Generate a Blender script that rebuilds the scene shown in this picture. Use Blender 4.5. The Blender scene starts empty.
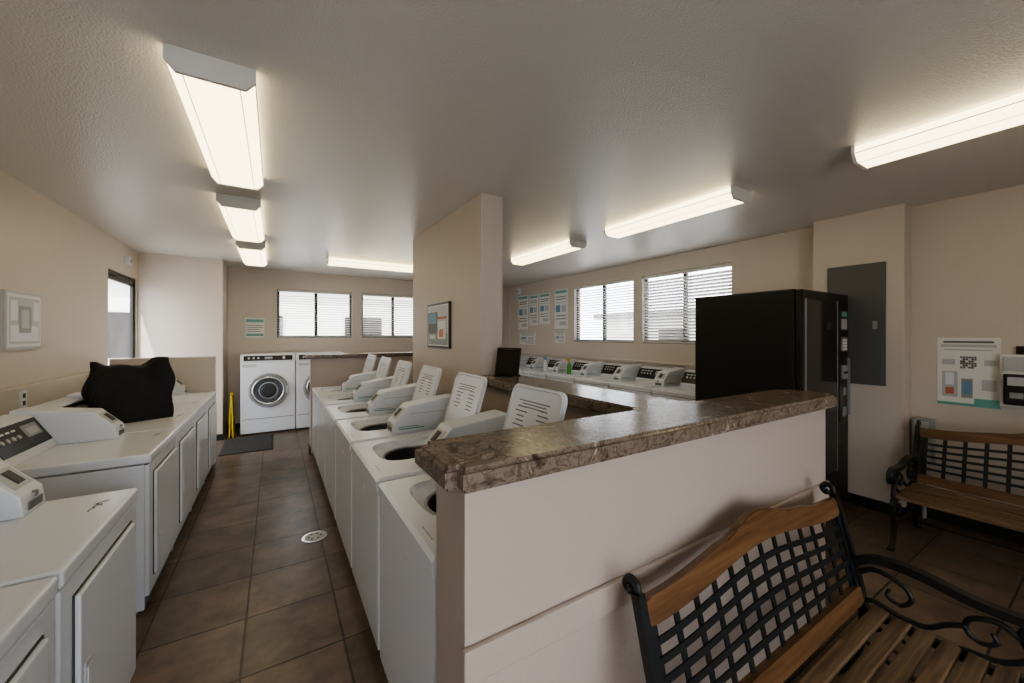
import bpy, bmesh, math, random
from mathutils import Vector, Matrix
random.seed(3)
S=bpy.context.scene
# ---------------------------------------------------------------- materials
def newmat(name,col,rough=0.5,metal=0.0,spec=0.5,emit=None,estr=0,bump=0,bscale=50,bdist=0.002,var=0,vscale=5,trans=0,bdetail=2):
    m=bpy.data.materials.new(name); m.use_nodes=True
    nt=m.node_tree; b=nt.nodes['Principled BSDF']
    b.inputs['Base Color'].default_value=(*col,1)
    b.inputs['Roughness'].default_value=rough
    b.inputs['Metallic'].default_value=metal
    b.inputs['Specular IOR Level'].default_value=spec
    if trans: b.inputs['Transmission Weight'].default_value=trans
    if emit:
        b.inputs['Emission Color'].default_value=(*emit,1); b.inputs['Emission Strength'].default_value=estr
    tc=nt.nodes.new('ShaderNodeTexCoord')
    if bump:
        n=nt.nodes.new('ShaderNodeTexNoise'); n.inputs['Scale'].default_value=bscale; n.inputs['Detail'].default_value=bdetail
        bp=nt.nodes.new('ShaderNodeBump'); bp.inputs['Strength'].default_value=bump; bp.inputs['Distance'].default_value=bdist
        nt.links.new(tc.outputs['Object'],n.inputs['Vector']); nt.links.new(n.outputs['Fac'],bp.inputs['Height'])
        nt.links.new(bp.outputs['Normal'],b.inputs['Normal'])
    if var:
        n=nt.nodes.new('ShaderNodeTexNoise'); n.inputs['Scale'].default_value=vscale; n.inputs['Detail'].default_value=4
        r=nt.nodes.new('ShaderNodeValToRGB')
        r.color_ramp.elements[0].position=0.3; r.color_ramp.elements[1].position=0.7
        r.color_ramp.elements[0].color=(*[c*(1-var) for c in col],1); r.color_ramp.elements[1].color=(*[min(1,c*(1+var)) for c in col],1)
        nt.links.new(tc.outputs['Object'],n.inputs['Vector']); nt.links.new(n.outputs['Fac'],r.inputs['Fac'])
        nt.links.new(r.outputs['Color'],b.inputs['Base Color'])
    return m
WALL=newmat('wall_paint',(0.60,0.53,0.465),0.42,spec=0.4,bump=0.5,bscale=80,bdist=0.0025)
HWALL=newmat('half_wall_paint',(0.47,0.395,0.345),0.5,spec=0.35,bump=0.45,bscale=80,bdist=0.003)
COLM=newmat('column_paint',(0.57,0.495,0.435),0.5,spec=0.35,bump=0.45,bscale=80,bdist=0.003)
CEIL=newmat('ceiling_paint',(0.70,0.675,0.64),0.27,spec=0.7,bump=0.65,bscale=100,bdist=0.0045,bdetail=2)
WHITE=newmat('white_enamel',(0.74,0.77,0.83),0.25,spec=0.5)
OFFW=newmat('white_plastic',(0.70,0.73,0.78),0.4)
SEAM=newmat('seam_dark',(0.06,0.06,0.06),0.6)
GREY=newmat('grey_plastic',(0.30,0.31,0.32),0.45)
LGREY=newmat('light_grey',(0.48,0.49,0.5),0.4)
BLACK=newmat('black_plastic',(0.012,0.012,0.013),0.35)
GLOSSB=newmat('black_gloss',(0.008,0.008,0.01),0.08)
TUB=newmat('tub_steel',(0.18,0.18,0.19),0.35,metal=0.7)
CHROME=newmat('chrome',(0.6,0.6,0.6),0.2,metal=1)
TEAL=newmat('teal_sticker',(0.16,0.42,0.38),0.5)
TEXT=newmat('print_grey',(0.16,0.16,0.17),0.6)
IRON=newmat('cast_iron',(0.012,0.015,0.016),0.42,spec=0.45,bump=0.3,bscale=120,bdist=0.001)
PAPER=newmat('paper',(0.74,0.74,0.72),0.6)
VBLK=newmat('vending_black',(0.008,0.008,0.009),0.42,bump=0.15,bscale=300,bdist=0.0006)
BAG=newmat('bag_fabric',(0.008,0.008,0.010),0.75,bump=0.6,bscale=14,bdist=0.02)
LENS=newmat('light_lens',(0.8,0.75,0.62),0.4,emit=(1,0.84,0.50),estr=2.0)
FIX=newmat('fixture_white',(0.75,0.74,0.7),0.4)
PANEL=newmat('panel_grey',(0.105,0.107,0.105),0.45)
BASE=newmat('baseboard_black',(0.015,0.014,0.013),0.5)
BLIND=newmat('blind_slat',(0.66,0.65,0.62),0.5)
FRAME=newmat('bronze_frame',(0.03,0.027,0.025),0.4,metal=0.3)
STUCCO=newmat('stucco',(0.68,0.65,0.60),0.9,bump=0.4,bscale=20)
ROOF=newmat('roof_dark',(0.20,0.19,0.19),0.9)
ASPH=newmat('asphalt',(0.45,0.45,0.44),0.9,var=0.2,vscale=2)
YEL=newmat('yellow',(0.62,0.45,0.03),0.5)
GREEN=newmat('green_plastic',(0.10,0.36,0.09),0.4)
MAT=newmat('mat_rubber',(0.03,0.032,0.035),0.9,bump=0.6,bscale=150)
RED=newmat('red_print',(0.5,0.16,0.10),0.5)
BLUEP=newmat('blue_print',(0.16,0.30,0.45),0.5)
def glassmat():
    m=bpy.data.materials.new('window_glass'); m.use_nodes=True; nt=m.node_tree; nt.nodes.clear()
    o=nt.nodes.new('ShaderNodeOutputMaterial'); t=nt.nodes.new('ShaderNodeBsdfTransparent'); g=nt.nodes.new('ShaderNodeBsdfGlossy')
    g.inputs['Roughness'].default_value=0.02; mx=nt.nodes.new('ShaderNodeMixShader'); mx.inputs[0].default_value=0.06
    nt.links.new(t.outputs[0],mx.inputs[1]); nt.links.new(g.outputs[0],mx.inputs[2]); nt.links.new(mx.outputs[0],o.inputs[0]); return m
GLASS=glassmat()
def tilemat():
    m=newmat('floor_tile',(0.1,0.07,0.05),0.32,spec=0.5); nt=m.node_tree; b=nt.nodes['Principled BSDF']
    tc=nt.nodes.new('ShaderNodeTexCoord'); mp=nt.nodes.new('ShaderNodeMapping'); mp.inputs['Location'].default_value=(0.13,0.05,0)
    br=nt.nodes.new('ShaderNodeTexBrick'); br.offset=0.0; br.squash=1
    br.inputs['Scale'].default_value=1; br.inputs['Brick Width'].default_value=0.42; br.inputs['Row Height'].default_value=0.42
    br.inputs['Mortar Size'].default_value=0.006; br.inputs['Mortar Smooth'].default_value=0.3
    br.inputs['Color1'].default_value=(0.098,0.075,0.061,1); br.inputs['Color2'].default_value=(0.165,0.122,0.096,1); br.inputs['Mortar'].default_value=(0.028,0.024,0.022,1)
    n=nt.nodes.new('ShaderNodeTexNoise'); n.inputs['Scale'].default_value=5; n.inputs['Detail'].default_value=8; n.inputs['Roughness'].default_value=0.65
    r=nt.nodes.new('ShaderNodeValToRGB'); r.color_ramp.elements[0].position=0.3; r.color_ramp.elements[1].position=0.72
    r.color_ramp.elements[0].color=(0.5,0.48,0.49,1); r.color_ramp.elements[1].color=(1.5,1.38,1.24,1)
    mx=nt.nodes.new('ShaderNodeMix'); mx.data_type='RGBA'; mx.blend_type='MULTIPLY'; mx.inputs[0].default_value=1
    L=nt.links.new
    L(tc.outputs['Object'],mp.inputs['Vector']); L(mp.outputs[0],br.inputs['Vector']); L(tc.outputs['Object'],n.inputs['Vector'])
    L(n.outputs['Fac'],r.inputs['Fac']); L(br.outputs['Color'],mx.inputs[6]); L(r.outputs['Color'],mx.inputs[7]); L(mx.outputs[2],b.inputs['Base Color'])
    bp=nt.nodes.new('ShaderNodeBump'); bp.invert=True; bp.inputs['Strength'].default_value=0.6; bp.inputs['Distance'].default_value=0.004
    L(br.outputs['Fac'],bp.inputs['Height'])
    bp2=nt.nodes.new('ShaderNodeBump'); bp2.inputs['Strength'].default_value=0.25; bp2.inputs['Distance'].default_value=0.004
    L(n.outputs['Fac'],bp2.inputs['Height']); L(bp.outputs[0],bp2.inputs['Normal']); L(bp2.outputs[0],b.inputs['Normal'])
    return m
TILE=tilemat()
def granitemat():
    m=newmat('granite_laminate',(0.2,0.15,0.1),0.22,spec=0.5); nt=m.node_tree; b=nt.nodes['Principled BSDF']; L=nt.links.new
    tc=nt.nodes.new('ShaderNodeTexCoord')
    n=nt.nodes.new('ShaderNodeTexNoise'); n.inputs['Scale'].default_value=9; n.inputs['Detail'].default_value=10; n.inputs['Roughness'].default_value=0.72; n.inputs['Distortion'].default_value=1.2
    r=nt.nodes.new('ShaderNodeValToRGB'); cr=r.color_ramp
    cr.elements[0].position=0.30; cr.elements[0].color=(0.04,0.030,0.025,1); cr.elements[1].position=0.70; cr.elements[1].color=(0.46,0.40,0.33,1)
    for p,c in ((0.40,(0.10,0.073,0.054)),(0.48,(0.24,0.19,0.145)),(0.55,(0.12,0.088,0.066)),(0.61,(0.32,0.27,0.215))):
        e=cr.elements.new(p); e.color=(*c,1)
    v=nt.nodes.new('ShaderNodeTexVoronoi'); v.feature='DISTANCE_TO_EDGE'; v.inputs['Scale'].default_value=7
    n2=nt.nodes.new('ShaderNodeTexNoise'); n2.inputs['Scale'].default_value=4; n2.inputs['Detail'].default_value=4
    vm=nt.nodes.new('ShaderNodeVectorMath'); vm.operation='ADD'
    L(tc.outputs['Object'],n2.inputs['Vector']); L(tc.outputs['Object'],vm.inputs[0]); L(n2.outputs['Color'],vm.inputs[1]); L(vm.outputs[0],v.inputs['Vector'])
    r2=nt.nodes.new('ShaderNodeValToRGB'); r2.color_ramp.elements[0].color=(0.45,0.32,0.25,1); r2.color_ramp.elements[1].position=0.05; r2.color_ramp.elements[1].color=(1,1,1,1)
    L(v.outputs['Distance'],r2.inputs['Fac'])
    mx=nt.nodes.new('ShaderNodeMix'); mx.data_type='RGBA'; mx.blend_type='MULTIPLY'; mx.inputs[0].default_value=0.7
    L(tc.outputs['Object'],n.inputs['Vector']); L(n.outputs['Fac'],r.inputs['Fac']); L(r.outputs['Color'],mx.inputs[6]); L(r2.outputs['Color'],mx.inputs[7]); L(mx.outputs[2],b.inputs['Base Color'])
    return m
GRAN=granitemat()
def woodmat(name,c0,c1,rough=0.35):
    m=newmat(name,c0,rough,spec=0.5); nt=m.node_tree; b=nt.nodes['Principled BSDF']; L=nt.links.new
    tc=nt.nodes.new('ShaderNodeTexCoord'); mp=nt.nodes.new('ShaderNodeMapping'); mp.inputs['Scale'].default_value=(2.0,35,35)
    n=nt.nodes.new('ShaderNodeTexNoise'); n.inputs['Scale'].default_value=1.6; n.inputs['Detail'].default_value=6; n.inputs['Distortion'].default_value=0.6
    r=nt.nodes.new('ShaderNodeValToRGB'); r.color_ramp.elements[0].position=0.32; r.color_ramp.elements[1].position=0.68
    r.color_ramp.elements[0].color=(*c0,1); r.color_ramp.elements[1].color=(*c1,1)
    L(tc.outputs['Object'],mp.inputs[0]); L(mp.outputs[0],n.inputs['Vector']); L(n.outputs['Fac'],r.inputs['Fac']); L(r.outputs['Color'],b.inputs['Base Color'])
    return m
WOOD=woodmat('bench_wood_rail',(0.085,0.040,0.017),(0.19,0.098,0.043),0.42)
SLAT=woodmat('bench_wood_slat',(0.10,0.062,0.035),(0.25,0.165,0.095),0.5)
# ---------------------------------------------------------------- builder
class B:
    def __init__(s): s.bm=bmesh.new(); s.mats=[]
    def mi(s,m):
        if m not in s.mats: s.mats.append(m)
        return s.mats.index(m)
    def put(s,b,mat,M=None,smooth=False):
        i=s.mi(mat)
        bmesh.ops.recalc_face_normals(b,faces=b.faces)
        for f in b.faces: f.material_index=i; f.smooth=smooth
        if M is not None: b.transform(M)
        t=bpy.data.meshes.new('t'); b.to_mesh(t); b.free(); s.bm.from_mesh(t); bpy.data.meshes.remove(t)
    def box(s,x0,x1,y0,y1,z0,z1,mat,bev=0,M=None,seg=2):
        b=bmesh.new(); bmesh.ops.create_cube(b,size=1)
        b.transform(Matrix.Translation(((x0+x1)/2,(y0+y1)/2,(z0+z1)/2))@Matrix.Diagonal((abs(x1-x0),abs(y1-y0),abs(z1-z0),1)))
        if bev: bmesh.ops.bevel(b,geom=b.edges[:],offset=bev,segments=seg,affect='EDGES',profile=0.6)
        s.put(b,mat,M,False)
    def cyl(s,c,r,h,axis,mat,seg=28,r2=None,M=None,bev=0):
        b=bmesh.new(); bmesh.ops.create_cone(b,cap_ends=True,segments=seg,radius1=r,radius2=r if r2 is None else r2,depth=h)
        if bev: bmesh.ops.bevel(b,geom=[e for e in b.edges if len(e.link_faces)==2 and any(len(f.verts)>4 for f in e.link_faces)],offset=bev,segments=2,affect='EDGES')
        R={'z':Matrix.Identity(4),'x':Matrix.Rotation(math.pi/2,4,'Y'),'y':Matrix.Rotation(-math.pi/2,4,'X')}[axis]
        b.transform(Matrix.Translation(c)@R)
        s.put(b,mat,M,False)
    def torus(s,c,R,r,axis,mat,M=None,n=32,k=8):
        pts=[]
        for i in range(n):
            a=2*math.pi*i/n
            p={'z':(R*math.cos(a),R*math.sin(a),0),'x':(0,R*math.cos(a),R*math.sin(a)),'y':(R*math.cos(a),0,R*math.sin(a))}[axis]
            pts.append(Vector(c)+Vector(p))
        s.sweep(pts,[(r*math.cos(2*math.pi*j/k),r*math.sin(2*math.pi*j/k)) for j in range(k)],{'z':(0,0,1),'x':(1,0,0),'y':(0,1,0)}[axis],mat,closed=True,M=M,smooth=True)
    def prism(s,prof,axis,a,b_,mat,bev=0,M=None):
        b=bmesh.new()
        def P(p,t):
            return {'y':(p[0],t,p[1]),'x':(t,p[0],p[1]),'z':(p[0],p[1],t)}[axis]
        v0=[b.verts.new(P(p,a)) for p in prof]; v1=[b.verts.new(P(p,b_)) for p in prof]
        b.faces.new(v0); b.faces.new(v1[::-1]); n=len(prof)
        for i in range(n): b.faces.new((v0[i],v1[i],v1[(i+1)%n],v0[(i+1)%n]))
        if bev: bmesh.ops.bevel(b,geom=b.edges[:],offset=bev,segments=2,affect='EDGES',profile=0.6)
        s.put(b,mat,M)
    def sweep(s,path,prof,up,mat,closed=False,M=None,smooth=False,taper=None):
        b=bmesh.new(); rings=[]; n=len(path); up=Vector(up)
        for i,p in enumerate(path):
            if closed: t=path[(i+1)%n]-path[i-1]
            else: t=path[min(i+1,n-1)]-path[max(i-1,0)]
            t=Vector(t).normalized(); sd=t.cross(up)
            if sd.length<1e-4: sd=t.cross(Vector((0.3,1,0.2)))
            sd.normalize(); u2=sd.cross(t)
            k=taper(i/(n-1)) if taper else 1
            rings.append([b.verts.new(Vector(p)+sd*a*k+u2*c*k) for a,c in prof])
        m=len(prof)
        for i in range(n if closed else n-1):
            A=rings[i]; C=rings[(i+1)%n]
            for j in range(m): b.faces.new((A[j],A[(j+1)%m],C[(j+1)%m],C[j]))
        if not closed: b.faces.new(rings[0][::-1]); b.faces.new(rings[-1])
        s.put(b,mat,M,smooth)
    def board(s,xs,zl,zu,y0,y1,mat,M=None):
        b=bmesh.new(); R=[]
        for x in xs:
            R.append([b.verts.new(q) for q in ((x,y0,zl(x)),(x,y1,zl(x)),(x,y1,zu(x)),(x,y0,zu(x)))])
        for i in range(len(R)-1):
            for j in range(4): b.faces.new((R[i][j],R[i][(j+1)%4],R[i+1][(j+1)%4],R[i+1][j]))
        b.faces.new(R[0][::-1]); b.faces.new(R[-1])
        es=[e for e in b.edges if abs(e.verts[0].co.x-e.verts[1].co.x)>1e-5]
        bmesh.ops.bevel(b,geom=es,offset=0.006,segments=2,affect='EDGES')
        s.put(b,mat,M)
    def mesh(s,name):
        me=bpy.data.meshes.new(name); s.bm.to_mesh(me); s.bm.free()
        for m in s.mats: me.materials.append(m)
        return me
    def obj(s,name,loc=(0,0,0),rz=0):
        return place(s.mesh(name),name,loc,rz)
def place(me,name,loc=(0,0,0),rz=0):
    o=bpy.data.objects.new(name,me); S.collection.objects.link(o); o.location=loc; o.rotation_euler=(0,0,rz); return o
def cat(pts,n=8):
    P=[Vector(p) for p in pts]; P=[P[0]*2-P[1]]+P+[P[-1]*2-P[-2]]; out=[]
    for i in range(1,len(P)-2):
        for k in range(n):
            t=k/n; a,b,c,d=P[i-1:i+3]
            out.append(0.5*((2*b)+(c-a)*t+(2*a-5*b+4*c-d)*t*t+(3*b-a-3*c+d)*t**3))
    out.append(P[-2]); return out
def rprof(w,h): return [(-w/2,-h/2),(w/2,-h/2),(w/2,h/2),(-w/2,h/2)]
def oprof(w,h,n=8): return [(w/2*math.cos(2*math.pi*j/n),h/2*math.sin(2*math.pi*j/n)) for j in range(n)]
# ---------------------------------------------------------------- room dims
XL,XR,YB,YF,H=-1.53,4.57,7.55,-2.2,2.58
def wall(name,axis,p0,p1,a0,a1,holes,mat=WALL,z1=H):
    b=B(); As=sorted({a0,a1,*[h[0] for h in holes],*[h[1] for h in holes]}); Zs=sorted({0,z1,*[h[2] for h in holes],*[h[3] for h in holes]})
    for i in range(len(As)-1):
        for j in range(len(Zs)-1):
            ca=(As[i]+As[i+1])/2; cz=(Zs[j]+Zs[j+1])/2
            if any(h[0]<ca<h[1] and h[2]<cz<h[3] for h in holes): continue
            if axis=='x': b.box(p0,p1,As[i],As[i+1],Zs[j],Zs[j+1],mat)
            else: b.box(As[i],As[i+1],p0,p1,Zs[j],Zs[j+1],mat)
    bmesh.ops.remove_doubles(b.bm,verts=b.bm.verts,dist=1e-5)
    return b.obj(name)
b=B(); b.box(XL-.06,XR+.15,YF-.15,YB+.15,-.1,0,TILE); b.obj('floor')
b=B(); b.box(XL-.06,XR+.15,YF-.15,YB+.15,H,H+.12,CEIL); b.obj('ceiling')
winA=(0.03,1.20,1.45,2.28); winB=(1.37,2.54,1.45,2.28)
win1=(3.96,5.30,1.38,2.36); win2=(2.50,3.80,1.38,2.36)
door=(5.80,6.80,0,2.22)
wall('wall_back','y',YB,YB+.15,-.64,XR+.15,[winA,winB])
wall('wall_right','x',XR,XR+.15,YF-.15,YB,[win1,win2])
wall('wall_left','x',XL-.06,XL,YF-.15,YB+.15,[door])
wall('wall_front','y',YF-.15,YF,XL,XR,[(-.9,1.5,0,2.25)])  # opening behind the camera, added and sized to let in fill daylight
b=B(); b.box(XL,-.64,6.85,YB+.15,0,H,WALL,0); b.obj('wall_back_left')
b=B(); b.box(4.385,XR,1.0,1.63,0,H,WALL,0.006); b.obj('wall_chase_right')
b=B(); b.box(1.325,1.515,2.6,4.3,0,H,COLM,0.008); b.obj('wall_column')
b=B(); b.box(.38,2.38,.83,1.02,0,1.14,HWALL,0.004)
b.box(.372,2.38,.812,.83,.68,.765,HWALL,0.006); b.obj('wall_half_center')
b=B(); b.box(1.33,1.51,1.02,2.6,0,1.14,HWALL); b.obj('wall_half_partition')
def ledge(name,poly,z0,z1):
    bb=B(); q=bmesh.new(); v=[q.verts.new((x,y,z0)) for x,y in poly]; f=q.faces.new(v)
    r=bmesh.ops.extrude_face_region(q,geom=[f]); 
    for e in r['geom']:
        if isinstance(e,bmesh.types.BMVert): e.co.z=z1
    ve=[e for e in q.edges if abs(e.verts[0].co.z-e.verts[1].co.z)>1e-4]
    bmesh.ops.bevel(q,geom=ve,offset=0.03,segments=4,affect='EDGES')
    he=[e for e in q.edges if abs(e.verts[0].co.z-e.verts[1].co.z)<1e-5 and any(len(f.verts)>6 for f in e.link_faces)]
    bmesh.ops.bevel(q,geom=he,offset=0.012,segments=3,affect='EDGES')
    bb.put(q,GRAN); return bb.obj(name)
ledge('countertop_ledge',[(.325,.785),(2.43,.785),(2.43,1.065),(1.58,1.065),(1.58,2.595),(1.26,2.595),(1.26,1.065),(.325,1.065)],1.14,1.20)
b=B(); b.box(.38,2.1,5.46,5.62,0,1.2,HWALL); b.obj('wall_half_far')
ledge('countertop_ledge',[(.33,5.41),(2.15,5.41),(2.15,5.67),(.33,5.67)],1.2,1.25)
b=B(); b.box(XL+.06,-.6,5.6,5.74,0,1.25,WALL,0.004); b.obj('wall_half_left')
b=B(); b.box(XL,XL+.06,YF,5.78,0,1.15,WALL,0.006); b.obj('trim_left_wainscot')
def bb_(name,*a): q=B(); q.box(*a,BASE,0.003); q.obj(name)
bb_('baseboard_right',XR-.014,XR,YF,1.0,0,.09)
bb_('baseboard_right_rear',XR-.014,XR,1.63,YB,0,.09)
bb_('baseboard_chase',4.371,4.385,.986,1.63,0,.09)
bb_('baseboard_chase_end',4.385,XR-.014,.986,1.0,0,.09)
bb_('baseboard_half',.366,.38,.816,1.03,0,.09)
bb_('baseboard_half_front',.38,2.38,.816,.83,0,.09)
bb_('baseboard_half_end',2.38,2.394,.816,1.03,0,.09)
bb_('baseboard_back',-.64,XR-.014,YB-.014,YB,0,.09)
bb_('baseboard_far_half',.366,.38,5.45,5.63,0,.09)
bb_('baseboard_back_left',XL,-.626,6.836,6.85,0,.09)
# ---------------------------------------------------------------- windows
def window(name,axis,p,out,a0,a1,z0,z1,tilt,blind_frac=1.0):
    b=B(); s=out
    def bx(q0,q1,c0,c1,zz0,zz1,m,bev=0,M=None):
        if axis=='x': b.box(q0,q1,c0,c1,zz0,zz1,m,bev,M)
        else: b.box(c0,c1,q0,q1,zz0,zz1,m,bev,M)
    f=.035; q0,q1=p+.06,p+.10
    bx(q0,q1,a0,a0+f,z0,z1,FRAME); bx(q0,q1,a1-f,a1,z0,z1,FRAME); bx(q0,q1,a0+f,a1-f,z0,z0+f,FRAME); bx(q0,q1,a0+f,a1-f,z1-f,z1,FRAME)
    mid=(a0+a1)/2; bx(q0,q1,mid-.025,mid+.025,z0+f,z1-f,FRAME)
    bx(p+.078,p+.082,a0+f,a1-f,z0+f,z1-f,GLASS)
    bx(p+.012,p+.052,a0+.01,a1-.01,z1-.045,z1-.005,BLIND,.003)
    n=int((z1-z0-.08)/.042)
    for i in range(n):
        z=z0+.04+i*.042
        for c0,c1 in ((a0+.012,mid-.006),(mid+.006,a1-.012)):
            if axis=='x': M=Matrix.Translation((p+.032,(c0+c1)/2,z))@Matrix.Rotation(tilt,4,'Y'); b.box(-.02,.02,-(c1-c0)/2,(c1-c0)/2,-.0012,.0012,BLIND,0,M)
            else: M=Matrix.Translation(((c0+c1)/2,p+.032,z))@Matrix.Rotation(-tilt,4,'X'); b.box(-(c1-c0)/2,(c1-c0)/2,-.02,.02,-.0012,.0012,BLIND,0,M)
    for c in (a0+.12,mid-.1,mid+.1,a1-.12):
        bx(p+.031,p+.033,c-.002,c+.002,z0+.02,z1-.03,BLIND)
    bx(p+.015,p+.05,a0+.012,a1-.012,z0+.008,z0+.024,BLIND,.003)
    b.obj(name)
window('window_1','y',YB,1,*winA,.15)
window('window_2','y',YB,1,*winB,.35)
window('window_3','x',XR,1,*win1,.25)
window('window_4','x',XR,1,*win2,.75)
b=B(); x0,x1=XL-.055,XL-.012; y0,y1=door[0],door[1]; zt=2.22
b.box(x0,x1,y0+.002,y0+.04,.002,zt-.002,FRAME,.003); b.box(x0,x1,y1-.04,y1-.002,.002,zt-.002,FRAME,.003); b.box(x0,x1,y0+.04,y1-.04,zt-.05,zt-.002,FRAME,.003)
b.box(x0+.006,x1-.006,y0+.04,y0+.075,.01,zt-.05,FRAME,.003); b.box(x0+.006,x1-.006,y1-.075,y1-.04,.01,zt-.05,FRAME,.003)
b.box(x0+.006,x1-.006,y0+.075,y1-.075,.01,.22,FRAME,.003); b.box(x0+.006,x1-.006,y0+.075,y1-.075,zt-.10,zt-.05,FRAME,.003)
b.box(XL-.036,XL-.031,y0+.075,y1-.075,.22,zt-.10,GLASS); b.box(x1-.01,x1+.05,y0+.2,y1-.2,1.02,1.06,CHROME,.004); b.obj('door_1')
b=B()
for i in range(2):
    u0=-.9+1.2*i; u1=u0+1.2
    b.box(u0+.003,u0+.06,YF-.1,YF-.05,.003,2.247,FRAME,.003); b.box(u1-.06,u1-.003,YF-.1,YF-.05,.003,2.247,FRAME,.003)
    b.box(u0+.06,u1-.06,YF-.1,YF-.05,.003,.15,FRAME,.003); b.box(u0+.06,u1-.06,YF-.1,YF-.05,2.17,2.247,FRAME,.003)
    b.box(u0+.06,u1-.06,YF-.078,YF-.072,.15,2.17,GLASS)
b.obj('unseen_fill_door')  # unseen glazed storefront, added behind the camera for fill light
# ---------------------------------------------------------------- ceiling lights (wraparound fluorescents)
def light(w,L,hh=.09):
    b=B(); b.box(-w/2+.02,w/2-.02,-L/2,L/2,-.012,0,FIX,.002)
    for s in (-1,1):
        b.prism([(-w/2-.004,-.0),(w/2+.004,-.0),(w/2+.004,-hh*.6),(w/2-.03,-hh-.004),(-w/2+.03,-hh-.004),(-w/2-.004,-hh*.6)],'y',s*L/2,s*(L/2+.018),FIX,.003)
    b.prism([(-w/2,-.012),(w/2,-.012),(w/2,-hh*.55),(w/2-.02,-hh*.85),(w/2-.05,-hh),(-w/2+.05,-hh),(-w/2+.02,-hh*.85),(-w/2,-hh*.55)],'y',-L/2+.001,L/2-.001,LENS)
    # fluted edge ribs of the lens
    for s in (-1,1):
        b.sweep([Vector((s*(w/2+.001),-L/2+.002,-hh*.55)),Vector((s*(w/2+.001),L/2-.002,-hh*.55))],oprof(.006,.006),(0,0,1),FIX)
        b.sweep([Vector((s*(w/2-.05),-L/2+.002,-hh)),Vector((s*(w/2-.05),L/2-.002,-hh))],oprof(.004,.004),(0,0,1),FIX)
    return b.mesh('fluorescent_ceiling_light')
lw=light(.28,1.24); ln=light(.24,1.24)
for x,y in ((-.21,2.52),(-.24,4.30),(-.24,5.98)): place(lw,'fluorescent_ceiling_light',(x,y,H))
for y in (3.95,2.16,.22,-1.5): place(ln,'fluorescent_ceiling_light',(2.92,y,H))  # rearmost fixture is unseen, added behind the camera for ambient light
place(ln,'fluorescent_ceiling_light',(1.25,5.95,H),math.pi/2)
# ---------------------------------------------------------------- machines (front = -x, right hand = -y)
Wd,Dp,Tz=.68,.70,.857
def ringtop(b,holed):
    b.box(0,.02,0,Wd,.09,.80,WHITE,.006); b.box(.02,Dp,0,.015,.02,.80,WHITE); b.box(.02,Dp,Wd-.015,Wd,.02,.80,WHITE); b.box(Dp-.015,Dp,.015,Wd-.015,.02,.80,LGREY)
    b.box(.03,.05,.02,Wd-.02,.0,.09,SEAM); b.box(.05,Dp-.02,.02,Wd-.02,.0,.03,GREY)
    b.box(.006,.02,.004,Wd-.004,.797,.806,SEAM)
    if not holed:
        b.box(-.006,Dp,-.001,Wd+.001,.804,Tz,WHITE,.014,seg=3); return
    cx,cy,a,c=.29,.40,.215,.195
    x0,x1,y0,y1=-.006,Dp,-.001,Wd+.001
    ang=[2*math.pi*i/40 for i in range(40)]+[math.atan2(yy-cy,xx-cx)%(2*math.pi) for xx in (x0,x1) for yy in (y0,y1)]
    ang=sorted(ang); bm=bmesh.new(); I=[];O=[];O2=[];I2=[]
    for t in ang:
        ct,st=math.cos(t),math.sin(t); r=(abs(ct/a)**4+abs(st/c)**4)**-.25
        k=min([q for q in (((x1-cx)/ct if ct>1e-6 else 9),((x0-cx)/ct if ct<-1e-6 else 9),((y1-cy)/st if st>1e-6 else 9),((y0-cy)/st if st<-1e-6 else 9))])
        ox,oy=cx+k*ct,cy+k*st
        ix=min(max(ox,x0+.012),x1-.012); iy=min(max(oy,y0+.012),y1-.012)
        O.append(bm.verts.new((ix,iy,Tz))); O2.append((bm.verts.new((ox,oy,Tz-.012)),bm.verts.new((ox,oy,.804))))
        I.append(bm.verts.new((cx+r*ct,cy+r*st,Tz))); I2.append(bm.verts.new((cx+(r-.012)*ct,cy+(r-.012)*st,Tz-.02)))
    n=len(ang)
    for i in range(n):
        j=(i+1)%n
        bm.faces.new((I[i],O[i],O[j],I[j])); bm.faces.new((O[i],O2[i][0],O2[j][0],O[j])); bm.faces.new((O2[i][0],O2[i][1],O2[j][1],O2[j][0])); bm.faces.new((I[i],I[j],I2[j],I2[i]))
    b.put(bm,WHITE)
    bm=bmesh.new(); A=[];C=[];D=[]; 
    for t in [2*math.pi*i/40 for i in range(40)]:
        ct,st=math.cos(t),math.sin(t); r=(abs(ct/a)**4+abs(st/c)**4)**-.25-.012
        A.append(bm.verts.new((cx+r*ct,cy+r*st,Tz-.02))); C.append(bm.verts.new((cx+.165*ct,cy+.165*st,Tz-.05)))
    for i in range(40):
        j=(i+1)%40; bm.faces.new((A[i],A[j],C[j],C[i]))
    b.put(bm,WHITE)
    bm=bmesh.new(); C=[];D=[]
    for t in [2*math.pi*i/40 for i in range(40)]:
        ct,st=math.cos(t),math.sin(t)
        C.append(bm.verts.new((cx+.165*ct,cy+.165*st,Tz-.05))); D.append(bm.verts.new((cx+.165*ct,cy+.165*st,.45)))
    for i in range(40):
        j=(i+1)%40; bm.faces.new((C[i],C[j],D[j],D[i]))
    bm.faces.new(D); b.put(bm,TUB,smooth=False)
    b.torus((cx,cy,Tz-.045),.168,.008,'z',GREY)
    b.cyl((cx,cy,.60),.06,.3,'z',LGREY,r2=.03)
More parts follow.
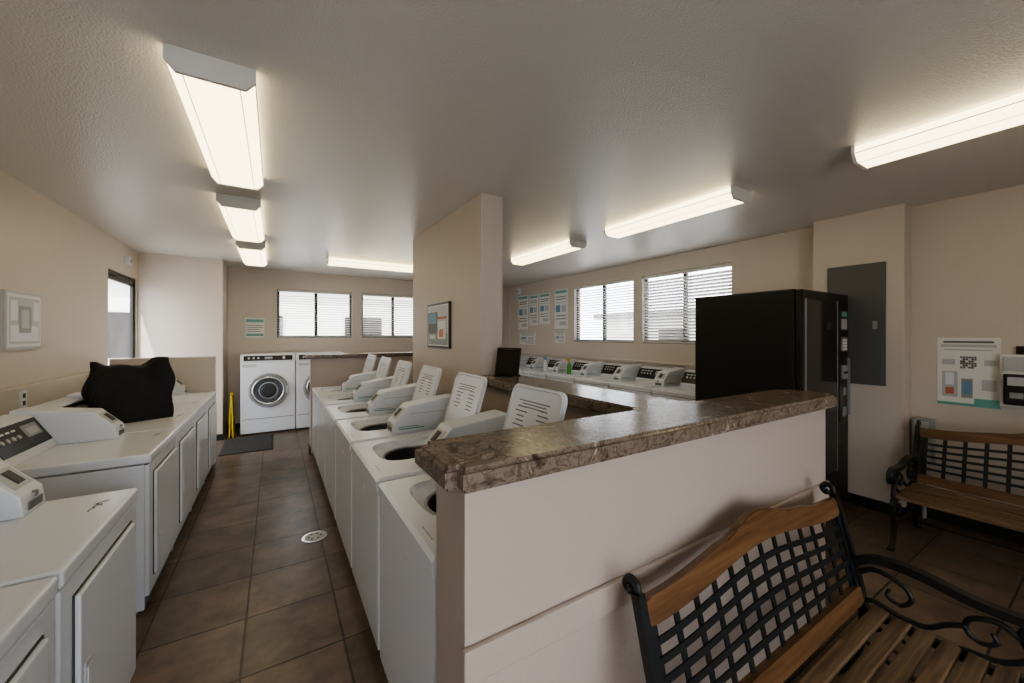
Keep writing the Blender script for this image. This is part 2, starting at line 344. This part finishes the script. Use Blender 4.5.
def meter(b,st=True):
    y0,y1=.015,.17
    b.prism([(.25,Tz),(.26,.93),(.36,1.035),(.69,1.075),(.695,Tz)],'y',y0,y1,OFFW,.008)
    M=Matrix.Translation((.31,(y0+y1)/2,.983))@Matrix.Rotation(-math.radians(46),4,'Y')
    b.box(-.045,.045,-.055,.055,-.001,.004,LGREY,0.001,M); b.box(-.03,.03,-.02,.02,.003,.010,SEAM,0,M)
    b.box(.29,.46,y0-.0015,y0,.885,.893,TEAL); b.box(.29,.42,y0-.0015,y0,.90,.904,TEXT); b.box(.36,.6,y0-.0015,y0,.98,.985,LGREY)
    b.box(.25,.2525,y0+.03,y1-.03,.872,.90,TEXT)
    b.cyl((.252,y0+.08,.92),.012,.01,'x',CHROME)
def panel(b):
    b.prism([(.50,Tz),(.51,.89),(.60,1.045),(.698,1.06),(.698,Tz)],'y',.18,.67,OFFW,.006)
    M=Matrix.Translation((.555,.425,.968))@Matrix.Rotation(-math.radians(60),4,'Y')
    b.box(-.075,.075,-.235,.235,-.002,.004,BLACK,.002,M); b.box(-.02,.05,-.2,-.05,.003,.006,GREY,.001,M)
    b.box(-.01,.03,-.18,-.08,.006,.007,LGREY,0,M)
    for k in range(4): b.cyl((.0,.02+k*.05,.007),.012,.008,'z',LGREY,14,M=M)
    for k in range(4): b.box(.035,.045,.0+k*.05,.035+k*.05,.004,.005,PAPER,0,M)
def washer(openlid):
    b=B(); ringtop(b,openlid); meter(b)
    if openlid:
        b.prism([(.63,Tz),(.66,1.0),(.675,1.02),(.698,1.02),(.698,Tz)],'y',.18,.67,OFFW,.005)
        M=Matrix.Translation((.525,.39,Tz+.004))@Matrix.Rotation(math.radians(17),4,'Y')
        pts=[]
        hw,hh,rr=.205,.415,.04
        for (sx,sz,a0) in ((1,0,-90),(1,1,0),(-1,1,90),(-1,0,180)):
            for k in range(6):
                a=math.radians(a0+k*18); cxx=(hw-rr)*sx; czz=rr if sz==0 else hh-rr
                pts.append((cxx+rr*math.cos(a),czz+rr*math.sin(a)))
        b.prism(pts,'x',-.004,.014,WHITE,.003,M)
        b.sweep([Vector((-.005,p[0]*.95,.01+p[1]*.95)) for p in pts],oprof(.010,.010),(1,0,0),OFFW,closed=True,M=M,smooth=True)
        for side in (-1,1):
            for r_ in range(6):
                w_=.05+random.random()*.05
                b.box(-.0052,-.0040,side*.085-w_/2,side*.085+w_/2,.20+r_*.022,.206+r_*.022,TEXT,0,M)
        for r_ in range(3): b.box(-.0052,-.0040,-.12+.02*r_,.12-.03*r_,.34-r_*.014,.345-r_*.014,TEXT,0,M)
        b.box(.03,.032,.10,.2,Tz+.0002,Tz+.001,TEXT)
    else:
        panel(b)
        b.box(.05,.48,.19,.62,Tz,Tz+.010,WHITE,.004); b.box(.045,.052,.32,.48,Tz-.01,Tz+.006,OFFW,.002)
    b.box(-.001,.001,.27,.33,.71,.73,LGREY)
    return b.mesh('washing_machine')
def dryer():
    b=B(); ringtop(b,False); meter(b); panel(b)
    b.box(-.004,.0,.075,.605,.165,.745,SEAM,0); b.box(-.016,.0,.08,.60,.17,.74,WHITE,.008,seg=3)
    b.box(-.020,-.014,.52,.575,.36,.52,LGREY,.003); b.box(-.0215,-.019,.53,.565,.38,.50,WHITE,.001)
    for k in range(3): 
        b.sweep(cat([(.05+.012*k,.12+.03*k,Tz+.001),(.08,.14+.03*k,Tz+.001),(.06+.01*k,.16+.03*k,Tz+.001)],5),rprof(.004,.001),(0,0,1),TEXT)
    return b.mesh('clothes_dryer')
wo=washer(True); wc=washer(False); dr=dryer()
for i in range(6): place(wo,'washing_machine',(.39,1.06+.715*i,0))
for i in range(7): place(wc,'washing_machine',(3.84,2.36+.70*i,0))
for i in range(4): place(dr,'clothes_dryer',(-.58,2.80+.69*i+.68,0),math.pi)
for i in range(2): place(dr,'clothes_dryer',(-.50,.84+.70*i+.68,0),math.pi)
b=B(); w=.71; hh=1.21
b.box(0,w,0,.58,.03,hh-.12,WHITE,.012); b.box(.02,w-.02,.03,.56,0,.035,SEAM)
b.prism([(0,hh-.12),(.03,hh),(.58,hh),(.58,hh-.12)],'x',0,w,OFFW,.006)
M=Matrix.Translation((w/2,.013,hh-.06))@Matrix.Rotation(-math.atan(.03/.12),4,'X')
b.box(-w/2+.04,w/2-.04,-.006,.002,-.038,.038,BLACK,.002,M); b.box(-.05,.05,-.010,-.005,-.02,.02,GREY,.001,M)
for k in range(3): b.cyl((-.25+.06*k,-.010,0),.014,.01,'y',LGREY,14,M=M)
b.cyl((.2,-.010,0),.022,.012,'y',CHROME,16,M=M)
b.torus((w/2,-.004,.66),.235,.026,'y',GREY,n=48); b.torus((w/2,-.02,.66),.20,.016,'y',CHROME,n=48)
b.cyl((w/2,-.014,.66),.195,.03,'y',GLOSSB,40,bev=.008); b.cyl((w/2,-.025,.66),.08,.03,'y',BLACK,32,r2=.12,bev=.006)
b.torus((w/2,-.028,.66),.12,.008,'y',GREY,n=40)
b.box(w/2+.225,w/2+.265,-.035,-.005,.60,.72,LGREY,.006)
b.box(.02,w-.02,-.003,0,.24,.246,SEAM); b.box(.03,.2,-.003,0,hh-.19,hh-.15,LGREY)
fl=b.mesh('front_load_washer')
for i in range(2): place(fl,'front_load_washer',(-.44+.72*i,6.93,0))
# ---------------------------------------------------------------- vending machine
b=B(); w,d,h=.90,.88,1.86
b.box(0,w,.05,d,.04,h,VBLK,.012); b.box(.06,w-.06,.1,d-.06,0,.05,SEAM)
b.box(.004,w-.004,0,.048,.07,h-.006,VBLK,.014)
b.box(.05,.64,-.006,.004,.36,h-.08,GLOSSB,.004)
for q in ((.045,.055,.35,h-.075),(.635,.645,.35,h-.075)): b.box(q[0],q[1],-.009,.002,q[2],q[3],GREY,.002)
b.box(.69,.85,-.008,.004,.75,1.72,BLACK,.004); b.box(.715,.825,-.012,-.004,1.55,1.64,LGREY,.003); b.box(.72,.82,-.014,-.006,1.36,1.48,GREY,.003)
for i in range(3):
    for j in range(4): b.box(.73+.03*i,.75+.03*i,-.017,-.008,1.37+.026*j,1.388+.026*j,PAPER,.001)
b.box(.72,.82,-.020,-.004,1.12,1.24,GREY,.006); b.box(.735,.805,-.024,-.015,1.17,1.185,GLOSSB); b.box(.745,.795,-.016,-.006,.98,1.05,CHROME,.004)
b.box(.735,.80,-.018,-.006,.80,.88,GREY,.004); b.box(.72,.82,-.0125,-.007,1.66,1.70,TEAL)
b.box(.10,.60,-.010,.004,.14,.30,BLACK,.006); b.box(.12,.58,-.016,-.006,.17,.28,GLOSSB,.004)
b.box(.865,.875,-.02,-.0,.8,1.3,GREY,.003)
b.obj('vending_machine',(3.42,1.34,0))
# ---------------------------------------------------------------- benches
def bench():
    L=1.31; b=B()
    tilt=math.radians(14); M=Matrix.Translation((0,.235,.355))@Matrix.Rotation(-tilt,4,'X')
    hx=L/2-.03; xs=[-hx+2*hx*i/40 for i in range(41)]
    def arch(x):
        t=min(1,abs(x)/hx); return .055*(.5+.5*math.cos(math.pi*min(1,t*1.05)))
    def crest(x):
        t=abs(x)/.22; return .030*(.5+.5*math.cos(math.pi*t)) if t<1 else 0
    zl=lambda x:.365+arch(x); zu=lambda x:.435+arch(x)*1.1+crest(x)
    b.board(xs,zl,zu,-.015,.013,WOOD,M)
    b.board(xs,lambda x:.02,lambda x:.085,-.015,.013,WOOD,M)
    nv=13
    for i in range(nv):
        x=-hx+.03+(2*hx-.06)*i/(nv-1)
        pth=[Vector((x,.006,.07)),Vector((x,.004,.2)),Vector((x,.006,zl(x)+.02))]
        b.sweep(pth,rprof(.021,.006),(0,1,0),IRON,M=M)
    for j in range(1,6):
        t=j/6
        pth=[Vector((x,-.002,.085+(zl(x)-.085)*t)) for x in xs]
        b.sweep(pth,rprof(.018,.006),(0,1,0),IRON,M=M)
    for s in (-1,1):
        b.sweep([Vector((s*(hx-.008),0,.03)),Vector((s*(hx-.008),0,.40))],rprof(.02,.02),(0,1,0),IRON,M=M)
    ys=[-.235,-.17,-.105,-.04,.025,.09,.155]
    for i,y in enumerate(ys):
        zz=.375-.012*math.sin(math.pi*(i/6))+ (.0 if i else -.006)
        b.box(-L/2+.005,L/2-.005,y,y+.050,zz-.022,zz,SLAT,.005)
    for s in (-1,1):
        X=s*(L/2-.012)
        def P(l,d=0): return [(X,y,z+d) for y,z in l]
        pr=rprof(.028,.026)
        b.sweep(cat(P([(.335,0),(.29,.06),(.245,.18),(.235,.31),(.255,.46),(.30,.64),(.333,.77),(.34,.795)])),pr,(1,0,0),IRON)
        b.sweep(cat(P([(.338,.785),(.343,.815),(.365,.825),(.38,.806),(.37,.79),(.357,.796)])),oprof(.024,.02),(1,0,0),IRON,smooth=True)
        b.sweep(cat(P([(.24,.34),(.1,.335),(-.1,.332),(-.21,.335),(-.255,.32),(-.262,.28),(-.235,.20),(-.225,.12),(-.25,.05),(-.285,.0)])),pr,(1,0,0),IRON)
        b.box(X-.02,X+.02,-.31,-.265,0,.016,IRON,.004); b.box(X-.02,X+.02,.315,.36,0,.016,IRON,.004)
        A=-.08
        b.sweep(cat(P([(.275,.60),(.20,.645),(.08,.652),(-.06,.628),(-.17,.625),(-.25,.63),(-.30,.605),(-.305,.565),(-.275,.545),(-.248,.562),(-.252,.59),(-.27,.59)],A)),rprof(.030,.040),(1,0,0),IRON,taper=lambda t:1-.45*t**3)
        b.sweep(cat(P([(-.215,.40),(-.245,.44),(-.235,.49),(-.19,.53),(-.175,.58),(-.20,.62)],A)),oprof(.026,.026),(1,0,0),IRON,smooth=True)
        b.sweep(cat(P([(-.175,.56),(-.12,.585),(-.06,.56),(-.05,.515),(-.085,.49),(-.12,.51),(-.11,.54)],A)),oprof(.020,.020),(1,0,0),IRON,smooth=True,taper=lambda t:1.1-.4*t)
        b.sweep(cat(P([(.26,.56),(.20,.60),(.12,.585),(.09,.54),(.12,.50),(.16,.515),(.155,.545)],A)),oprof(.020,.020),(1,0,0),IRON,smooth=True,taper=lambda t:1.1-.4*t)
        b.sweep(cat(P([(-.05,.53),(.0,.50),(.05,.46),(.12,.455),(.2,.47),(.245,.45)],A)),oprof(.020,.020),(1,0,0),IRON,smooth=True)
        b.sweep(cat(P([(-.19,.50),(-.13,.455),(-.05,.44),(.0,.42)],A)),oprof(.020,.020),(1,0,0),IRON,smooth=True)
        b.sweep(cat(P([(-.235,.20),(-.15,.16),(0,.15),(.14,.16),(.235,.21)])),oprof(.018,.018),(1,0,0),IRON,smooth=True)
        b.sweep(cat(P([(-.23,.3),(-.16,.34),(-.10,.32),(-.11,.27),(-.15,.28)],-.05)),oprof(.015,.015),(1,0,0),IRON,smooth=True)
        b.sweep(cat(P([(.23,.3),(.16,.34),(.10,.32),(.11,.27),(.15,.28)],-.05)),oprof(.015,.015),(1,0,0),IRON,smooth=True)
    b.cyl((0,0,.15),.006,L-.03,'x',IRON,10)
    return b.mesh('park_bench')
bn=bench()
place(bn,'park_bench',(1.485,.375,0))
place(bn,'park_bench',(3.95,.26,0),-math.pi/2)
# ---------------------------------------------------------------- wall items
b=B(); b.box(4.365,4.385,1.11,1.51,1.07,2.12,PANEL,.004); b.box(4.358,4.366,1.13,1.49,1.09,2.10,PANEL,.003); b.box(4.352,4.36,1.16,1.19,1.55,1.62,GREY,.002); b.obj('electrical_panel')
def poster(name,axis,p,a0,a1,z0,z1,face,bits,border=None):
    b=B()
    def bx(off0,off1,c0,c1,zz0,zz1,m):
        q=sorted((p+off0*face,p+off1*face))
        if axis=='x': b.box(q[0],q[1],c0,c1,zz0,zz1,m)
        else: b.box(c0,c1,q[0],q[1],zz0,zz1,m)
    if border:
        bx(0,.02,a0,a1,z0,z1,border); f=.018; bx(.02,.0215,a0+f,a1-f,z0+f,z1-f,PAPER); base=.0215; a0+=f*1.6;a1-=f*1.6;z0+=f*1.6;z1-=f*1.6
    else: bx(0,.005,a0,a1,z0,z1,PAPER); base=.005
    W=a1-a0;Hh=z1-z0
    for i,(u0,u1,v0,v1,m) in enumerate(bits): bx(base,base+.0005*(min(i,8)+1),a0+u0*W,a0+u1*W,z0+v0*Hh,z0+v1*Hh,m)
    b.obj(name)
QR=[(.36+.045*i,.36+.045*i+.035,.55+.03*j,.55+.03*j+.024,TEXT) for i in range(6) for j in range(6) if (i*7+j*5+i*j)%3]
poster('notice_poster','x',XR,.53,.85,.95,1.48,-1,[(.10,.90,.92,.95,TEXT),(.06,.94,.86,.90,LGREY),(.0,1,.0,.04,TEAL),(.0,.40,.04,.12,TEAL),(.42,.60,.12,.40,GREY),(.44,.58,.18,.36,BLUEP),(.66,.92,.12,.50,LGREY),(.72,.86,.30,.48,OFFW),(.72,.86,.16,.26,RED),(.12,.88,.81,.83,LGREY),(.70,.92,.60,.68,LGREY),(.06,.24,.60,.68,LGREY),(.06,.28,.24,.4,LGREY)]+QR)
b=B(); b.box(XR-.06,XR,.37,.53,.98,1.36,PAPER,.008); b.box(XR-.068,XR-.058,.385,.515,1.24,1.345,LGREY,.004); b.box(XR-.10,XR-.058,.385,.51,1.0,1.22,BLACK,.010)
b.box(XR-.103,XR-.099,.405,.49,1.14,1.20,LGREY); b.box(XR-.104,XR-.099,.42,.48,1.05,1.09,GREY); b.box(XR-.03,XR,.40,.46,1.36,1.42,BLACK,.004); b.obj('payment_terminal')
b=B(); b.box(XR-.09,XR,.86,.98,.46,.82,GREY,.008); b.box(XR-.10,XR-.09,.875,.965,.48,.80,LGREY,.004); b.cyl((XR-.03,.92,.23),.014,.46,'z',GREY,12); b.obj('electrical_box')
poster('safety_sign','y',YB,-.41,-.15,1.46,1.78,-1,[(.05,.95,.78,.93,TEAL),(.1,.9,.60,.63,TEXT),(.1,.9,.50,.53,TEXT),(.1,.7,.40,.43,TEXT),(.1,.8,.30,.33,TEXT),(.05,.95,.08,.2,TEAL)])
poster('framed_picture','x',XL,3.90,4.36,1.40,1.80,1,[(0.02,.98,0.03,.97,LGREY),(.06,.94,.08,.40,OFFW),(.30,.70,.25,.80,GREY),(.38,.62,.35,.72,LGREY),(.06,.26,.5,.9,OFFW),(.76,.94,.5,.9,OFFW)],LGREY)
poster('framed_picture','x',1.325,3.18,3.74,1.38,1.80,-1,[(0,1,0,1,LGREY),(.0,1,.0,.30,GREY),(.50,1,.30,.85,TEXT),(.55,.95,.55,.82,BLUEP),(.10,.48,.15,.60,PAPER),(.05,.5,.66,.72,RED),(.2,.4,.2,.40,RED),(.6,.9,.15,.25,OFFW)],BLACK)
for (a0,a1,z0,z1) in ((6.78,7.15,1.62,2.35),(6.42,6.72,1.70,2.33),(6.02,6.36,1.72,2.33),(5.48,5.86,1.62,2.36),(6.5,7.1,1.3,1.56),(5.55,5.85,1.35,1.56)):
    poster('information_poster','x',XR,a0,a1,z0,z1,-1,[(.05,.95,.90,.97,TEAL),(.1,.9,.80,.82,TEXT),(.1,.9,.74,.76,TEXT),(.1,.9,.66,.68,LGREY),(.1,.45,.42,.60,LGREY),(.55,.9,.42,.60,BLUEP),(.1,.9,.32,.34,TEXT),(.1,.9,.24,.26,TEXT),(.1,.6,.08,.18,LGREY)])
b=B(); b.box(XL,XL+.068,3.95,4.03,1.0,1.12,OFFW,.002) ; b.box(XL+.068,XL+.070,3.975,4.005,1.02,1.05,SEAM); b.box(XL+.068,XL+.070,3.975,4.005,1.07,1.10,SEAM); b.obj('wall_outlet')
b=B(); b.box(XR-.06,XR,7.05,7.13,2.40,2.52,OFFW,.01); b.cyl((XR-.062,7.09,2.45),.02,.01,'x',GREY,14); b.obj('motion_sensor')
b=B(); b.box(XL,XL+.05,6.3,6.42,2.34,2.44,OFFW,.01); b.cyl((XL+.052,6.36,2.39),.02,.01,'x',GREY,14); b.obj('motion_sensor')
b=B(); b.cyl((0,0,.003),.085,.006,'z',CHROME,32); b.cyl((0,0,.0065),.068,.002,'z',LGREY,32)
for i in range(6):
    a=i*math.pi/3; b.cyl((.04*math.cos(a),.04*math.sin(a),.008),.009,.002,'z',SEAM,10)
b.obj('floor_drain',(.25,3.2,0))
b=B(); b.box(-.6,-.02,5.95,6.80,0,.012,MAT,.004)
for i in range(12): b.box(-.57,-.05,5.98+i*.068,6.0+i*.068,.011,.015,SEAM)
b.obj('floor_mat')
b=B()
for s,a in ((0,.06),(1,-.06)):
    M=Matrix.Translation((-.565+.045*s,7.0,0))@Matrix.Rotation(a*.5,4,'Y')
    b.box(-.008,.008,-.13,-.09,0,.62,YEL,.003,M); b.box(-.008,.008,.09,.13,0,.62,YEL,.003,M); b.box(-.008,.008,-.09,.09,.15,.62,YEL,.003,M)
    b.box(-.0095,.0095,-.06,.06,.3,.5,SEAM,0,M)
b.box(-.565,-.52,6.97,7.03,.60,.66,YEL,.006)
b.obj('wet_floor_sign')
# bag
b=B(); q=bmesh.new(); bmesh.ops.create_cube(q,size=1); bmesh.ops.subdivide_edges(q,edges=q.edges[:],cuts=13,use_grid_fill=True)
for v in q.verts:
    x,y,z=v.co; z+=.5
    w=1-.05*z; dd=1-.55*z**1.2
    sag=-.10*z**3*max(0,(1-(y*2)**2))+.05*z**3*(1 if y<-0.3 else 0)+.03*z*math.sin(13*y)
    bul=.08*math.sin(math.pi*min(z,1))
    xx=x*dd*(1+bul)+.10*z*math.sin(y*6+1)+.07*math.sin(9*y+4*z)*z; yy=y*(w+bul)-.04*z+.03*math.sin(11*z+5*x)
    v.co=Vector((xx*.31,yy*.42,(z+sag)*.45))
bmesh.ops.smooth_vert(q,verts=[v for v in q.verts if v.co.z>.01],factor=.4,use_axis_x=True,use_axis_y=True,use_axis_z=True)
b.put(q,BAG,smooth=True)
b.sweep(cat([(.02,-.12,.36),(.05,-.08,.39),(.06,.02,.395),(.03,.08,.36)]),oprof(.022,.008),(1,0,0),BAG,smooth=True)
b.obj('tote_bag',(-.95,4.02,Tz+.001),math.radians(118))
b=B(); M=Matrix.Translation((0,0,.01))@Matrix.Rotation(math.radians(12),4,'Y')
b.box(-.012,.012,-.10,.10,0,.20,BLACK,.006,M); b.box(-.0135,-.012,-.09,.09,.015,.185,GLOSSB,0,M); b.box(-.05,.07,-.08,.08,0.001,.012,BLACK,.004); b.obj('tablet_display',(1.44,2.42,1.20),math.radians(25))
def bottle(name,loc,m,capm):
    b=B(); prof=[(.035,0),(.038,.01),(.038,.13),(.03,.16),(.013,.185),(.013,.20)]
    q=bmesh.new(); R=[[q.verts.new((r*math.cos(2*math.pi*i/20),r*math.sin(2*math.pi*i/20),z)) for i in range(20)] for r,z in prof]
    for a,c in zip(R,R[1:]):
        for i in range(20): q.faces.new((a[i],a[(i+1)%20],c[(i+1)%20],c[i]))
    q.faces.new(R[0]); q.faces.new(R[-1]); b.put(q,m,smooth=True)
    b.cyl((0,0,.21),.016,.025,'z',capm,16); b.box(-.05,.015,-.01,.01,.222,.25,capm,.004); b.box(-.035,-.028,-.006,.006,.19,.225,capm); b.obj(name,loc)
bottle('spray_bottle',(4.05,4.82,Tz+.011),GREEN,YEL)
bottle('spray_bottle',(4.05,5.45,Tz+.011),OFFW,BLUEP)
b=B(); b.box(XR-.03,XR-.002,1.75,7.4,1.10,1.13,WALL,.004); b.obj('trim_right')
# ---------------------------------------------------------------- exterior
b=B(); b.box(-30,35,-25,40,-.25,-.1,ASPH); b.obj('exterior_ground')
b=B(); b.box(-6,10,14,20,-.1,3.0,STUCCO); b.box(-6.3,10.3,13.7,20.3,3.0,3.25,ROOF)
for i in range(5): b.box(-4+i*3,-2.8+i*3,13.96,14,.9,2.1,FRAME)
b.obj('exterior_building')
b=B(); b.box(12,16,-6,12,-.1,2.2,STUCCO); b.box(11.7,16.3,-6.3,12.3,2.2,2.4,ROOF)
for i in range(5): b.box(11.96,12,-4+i*3,-2.8+i*3,.7,1.7,FRAME)
b.obj('exterior_building')
w=bpy.data.worlds.new('World'); S.world=w; w.use_nodes=True; bg=w.node_tree.nodes['Background']; bg.inputs[0].default_value=(.88,.93,1,1); bg.inputs[1].default_value=3.4
sl=bpy.data.lights.new('sun','SUN'); sl.energy=4.0; sl.angle=.01; so=bpy.data.objects.new('sun',sl); S.collection.objects.link(so)
so.rotation_euler=Vector((.35,.9,-1.5)).to_track_quat('-Z','Y').to_euler()
# ---------------------------------------------------------------- camera
c=bpy.data.cameras.new('camera'); co=bpy.data.objects.new('camera',c); S.collection.objects.link(co); S.camera=co
c.sensor_width=36; c.lens=385/1024*36; c.clip_start=.02; c.shift_y=-.0063
co.location=(0,0,1.5); co.rotation_euler=(math.pi/2,0,-math.radians(31.6))
S.view_settings.view_transform='AgX'; S.view_settings.look='AgX - Medium High Contrast'; S.view_settings.exposure=1.2
